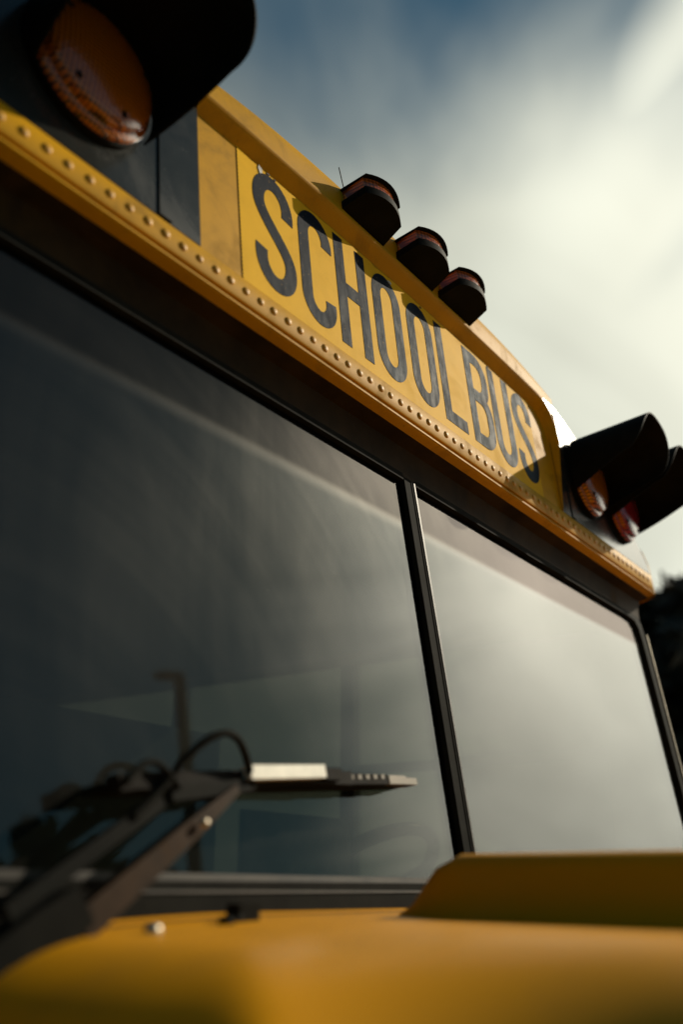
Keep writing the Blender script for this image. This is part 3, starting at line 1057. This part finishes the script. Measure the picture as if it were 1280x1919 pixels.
# ------------------------------------------------------------------ body shell and cabin
def build_body():
    ylen = 8.2
    y0 = 0.06
    for s in (-1, 1):
        xa, xb = sorted((s * 1.165, s * 1.20))
        part('side_skirt', nbox(xa, xb, y0, ylen, 0.55, 1.62), 'bus_yellow', bus, bevel=0.004)
        part('side_rail', nbox(xa, xb, y0, ylen, 2.27, 2.50), 'bus_yellow', bus, bevel=0.004)
        ya = y0
        ws = [0.07, 0.95] + [0.95 + 0.72 * i for i in range(1, 11)]
        for i in range(len(ws)):
            wd = 0.05 if i else 0.07
            part('window_post', nbox(xa, xb, ws[i], ws[i] + wd, 1.615, 2.275), 'cabin_black', bus, bevel=0.004)
        for i in range(len(ws) - 1):
            w = part('side_window', nbox(s * 1.178 - 0.003, s * 1.178 + 0.003, ws[i] + 0.06, ws[i + 1] + 0.005, 1.62, 2.27), 'side_glass', bus, smooth=None)
            part('window_sash', nbox(s * 1.178 - 0.010, s * 1.178 + 0.010, ws[i] + 0.05, ws[i + 1], 1.935, 1.962), 'cabin_black', w, smooth=None)
        # windshield pillar closing the gap between glass edge and body side
        bm = bmesh.new()
        rows = []
        for z in lin(1.60, 2.36, 6):
            g = G(0, z, 0)
            rows.append([Vector((s * 1.162, g.y - 0.006, z)), Vector((s * 1.192, g.y + 0.004, z)), Vector((s * 1.203, g.y + 0.03, z)), Vector((s * 1.203, 0.16, z)), Vector((s * 1.165, 0.16, z)), Vector((s * 1.162, g.y + 0.03, z))])
        part('windshield_pillar', grid(rows, closed=True), 'black_paint', bus, smooth=40)
        # cap corner wrapping from the front to the side
        rows = []
        for t in lin(0, 1, 8):
            a = R(90) * t
            x = 1.143 + 0.058 * math.sin(a)
            y = 0.075 - 0.080 * math.cos(a)
            rows.append([TP @ Vector((s * x, y, -0.03)), TP @ Vector((s * x, y, 0.02)), TP @ Vector((s * x, y, 0.05)), TP @ Vector((s * (x - 0.012), y + 0.005, 0.085)), TP @ Vector((s * (x - 0.05), y + 0.02, 0.13))])
        part('cap_corner', grid(rows), 'bus_yellow', bus, smooth=60)
    part('floor', nbox(-1.16, 1.16, 0.05, ylen, 0.98, 1.02), 'cabin_black', bus, smooth=None)
    part('rear_wall', nbox(-1.20, 1.20, ylen, ylen + 0.05, 0.55, 2.55), 'bus_yellow', bus, bevel=0.004)
    part('firewall', nbox(-1.16, 1.16, 0.01, 0.05, 0.55, 1.60), 'cabin_black', bus, smooth=None)
    # headliner
    rows = []
    for y in (0.10, 0.3, 0.8, 3, ylen):
        rows.append([Vector((1.165 * math.sin(t * math.pi / 2), y, 2.30 + (0.26 if y > 0.2 else 0.10) * math.cos(t * math.pi / 2) ** 0.7)) for t in lin(-0.999, 0.999, 24)])
    part('headliner', grid(rows), 'cabin_ceiling', bus, smooth=60)
    part('header_panel', nbox(-1.15, 1.15, 0.085, 0.105, 2.285, 2.42), 'cabin_grey', bus, smooth=None)
    # dashboard with instrument hood
    rows = []
    for x in lin(-1.15, 1.15, 40):
        hump = 0.055 * math.exp(-((x - 0.45) / 0.28) ** 4)
        rows.append([Vector((x, y, z + hump * k)) for y, z, k in ((0.0, 1.60, 0), (0.10, 1.605, 0.1), (0.22, 1.60, 0.8), (0.34, 1.59, 1), (0.40, 1.57, 0.8), (0.42, 1.30, 0), (0.42, 1.02, 0))])
    part('dashboard', grid(rows), 'cabin_black', bus, smooth=50)
    # steering wheel
    cw = Vector((0.42, 0.46, 1.60))
    tilt = Matrix.Translation(cw) @ Matrix.Rotation(R(-38), 4, 'X')
    ring = [Vector((0.215 * math.cos(2 * math.pi * i / 40), 0.215 * math.sin(2 * math.pi * i / 40), 0)) for i in range(40)]
    bm = bmesh.new()
    vr = []
    for i, p in enumerate(ring):
        dr = p.normalized()
        vr.append([bm.verts.new(p + (dr * math.cos(q) + Vector((0, 0, 1)) * math.sin(q)) * 0.014) for q in [2 * math.pi * k / 10 for k in range(10)]])
    for i in range(40):
        for k in range(10):
            bm.faces.new((vr[i][k], vr[i][(k + 1) % 10], vr[(i + 1) % 40][(k + 1) % 10], vr[(i + 1) % 40][k]))
    stw = part('steering_wheel', bm, 'black_paint', bus, tilt, smooth=70)
    bm = bmesh.new()
    for a in (90, 210, 330):
        tube([(0, 0, -0.03), (0.21 * math.cos(R(a)), 0.21 * math.sin(R(a)), 0)], 0.010, 8, bm)
    tube([(0, 0, -0.06), (0, 0, 0.0)], 0.045, 16, bm)
    part('wheel_hub', bm, 'black_paint', stw, tilt, smooth=40)
    # cards on the dash, inside mirror, sun visor, seats
    part('dash_card', nbox(-0.42, -0.20, 0.020, 0.026, 1.625, 1.71), 'torn_film', bus, T(0, 0.0, 0), smooth=None)
    part('inside_mirror', nbox(-0.25, 0.25, 0.20, 0.225, 2.14, 2.25), 'cabin_black', bus, bevel=0.01)
    me_b = mesh(nbox(-0.46, 0.46, -0.05, 0.05, 0.0, 0.72), 'seat_back', 'seat_green', 40, 0.03)
    me_c = mesh(nbox(-0.46, 0.46, -0.46, -0.04, -0.02, 0.12), 'seat_cushion', 'seat_green', 40, 0.03)
    for s in (-1, 1):
        for i in range(8):
            y = 1.85 + 0.74 * i
            if s > 0 and i == 0:
                y -= 0.35
            st = link('bench_seat', me_b, bus, T(s * 0.66, y, 1.36))
            link('seat_cushion', me_c, st, T(s * 0.66, y, 1.36))
    # thin wire whisker behind the first clearance light
    part('wire_whisker', tube([(-0.176, 0.010, 0.345), (-0.186, 0.006, 0.395), (-0.199, 0.004, 0.436)], 0.0010, 6), 'lamp_steel', bus, TP)


build_body()


# ------------------------------------------------------------------ lamp post and trees
def build_lamp(loc, h, ang):
    lp = empty('lamp_post', loc, 'tall dark lamp post mirrored in the windshield above the wiper', 'lamp post')
    mw = T(*loc) @ Matrix.Rotation(R(4.5), 4, Vector((-0.818, 0.574, 0))) @ Matrix.Rotation(ang, 4, 'Z')
    part('post', tube([(0, 0, 0.05), (0, 0, h * 0.5), (0, 0, h)], [0.16, 0.14, 0.12], 16), 'lamp_steel', lp, mw)
    part('footing', tube([(0, 0, 0), (0, 0, 0.5)], 0.24, 20), 'lamp_steel', lp, mw)
    # rounded luminaire on a stub arm
    rows = []
    for t in lin(0, 1, 10):
        x = -0.10 + 0.66 * t
        ry = 0.17 * math.sqrt(max(0.02, 1 - (2 * t - 1) ** 4))
        rz = 0.085 * math.sqrt(max(0.02, 1 - (2 * t - 1) ** 2 * 0.9))
        rows.append([Vector((x, ry * math.cos(a), h - 0.03 + rz * math.sin(a))) for a in [2 * math.pi * k / 16 for k in range(16)]])
    bm = grid(rows, closed=True)
    part('luminaire', bm, 'lamp_steel', lp, mw, smooth=60)


build_lamp((12.55, -12.25, 0.0), 9.4, R(205))


def build_tree(name, loc, h, rad, crown_base, leaves, label, leafm='leaf_dark', seed=1, leaf=0.22, limbs=16, cone=False):
    rnd = random.Random(seed)
    o = empty(name, loc, label, 'tree', 'trees round the parking lot')
    mw = T(*loc)
    bm = bmesh.new()
    lean = rnd.uniform(-0.3, 0.3)
    tr = [(lean * (k / 8) ** 2, 0.15 * math.sin(k), h * 0.92 * k / 8) for k in range(9)]
    tube(tr, [0.20 * h / 9 * (1 - 0.10 * k) for k in range(9)], 10, bm)
    tips = []
    for i in range(limbs):
        f = crown_base / h + (0.95 - crown_base / h) * (i + 0.5) / limbs
        a = rnd.uniform(0, 2 * math.pi)
        k = min(8, int(f * 8))
        z0 = h * f * 0.9
        ln = rad * rnd.uniform(0.7, 1.05) * ((1.05 - f) * 1.6 if cone else math.sqrt(max(0.1, 1 - (2 * (f - crown_base / h) / (1 - crown_base / h) - 0.8) ** 2)))
        p0 = Vector((lean * f * f, 0, z0))
        p2 = p0 + Vector((math.cos(a) * ln, math.sin(a) * ln, (0.05 if cone else 0.55) * ln))
        p1 = (p0 + p2) / 2 + Vector((0, 0, 0.08 * ln))
        tube([p0, p1, p2], [0.05 * h / 9, 0.03 * h / 9, 0.008], 6, bm)
        tips.append((p0, p1, p2, ln))
        for _ in range(4):
            u = rnd.uniform(0.4, 1.0)
            s = p0.lerp(p2, u)
            e = s + Vector((rnd.gauss(0, 1), rnd.gauss(0, 1), rnd.gauss(0.5, 0.6))) * ln * 0.28
            tube([s, e], [0.014, 0.004], 5, bm)
            tips.append((s, s.lerp(e, 0.5), e, ln * 0.5))
    part('trunk', bm, 'bark', o, mw)
    if leaves:
        bm = bmesh.new()
        for _ in range(leaves):
            p0, p1, p2, ln = rnd.choice(tips)
            u = rnd.uniform(0.25, 1.08)
            c = p0.lerp(p2, u) + Vector((rnd.gauss(0, 1), rnd.gauss(0, 1), rnd.gauss(0, 0.8))) * (0.16 * ln + 0.10)
            a = Vector((rnd.gauss(0, 1), rnd.gauss(0, 1), rnd.gauss(0, 1))).normalized()
            b = a.orthogonal().normalized()
            s = leaf * rnd.uniform(0.5, 1.2)
            v = [bm.verts.new(c + a * s), bm.verts.new(c + b * s * 0.45), bm.verts.new(c - a * s), bm.verts.new(c - b * s * 0.45)]
            bm.faces.new(v)
        me = bpy.data.meshes.new('crown')
        bm.to_mesh(me)
        bm.free()
        me.materials.append(MATS[leafm])
        link('crown', me, o, mw)
    return o


# beyond the far side of the bus
build_tree('evergreen_tree', (25.0, 5.4, 0), 11.2, 4.2, 0.5, 34000, 'tall dark evergreen tree standing beyond the far side of the bus', 'leaf_deep', 11, 0.5, 26, cone=True)
build_tree('broadleaf_tree', (22.0, 7.0, 0), 9.0, 3.6, 0.6, 38000, 'dense brownish tree beside the tall evergreen beyond the bus', 'leaf_brown', 12, 0.48, 26)
build_tree('bare_tree', (31.0, 8.6, 0), 12.6, 4.2, 3.0, 0, 'leafless tree with thin bare branches rising behind the evergreen', 'leaf_brown', 13, 0.2, 34)
# in front of the bus, seen mirrored in the windshield
for i, (x, y, h, r, lab) in enumerate(((15.0, -18.5, 9.4, 2.8, 'round-crowned tree mirrored low in the windshield behind the wiper pivot'),
                                       (21.0, -22.5, 8.2, 3.2, 'broad low tree mirrored in the windshield next to the lamp post'))):
    build_tree('broadleaf_tree', (x, y, 0), h, r, 1.0, 6000, lab, 'leaf_dark', 30 + i, 0.24, 20)
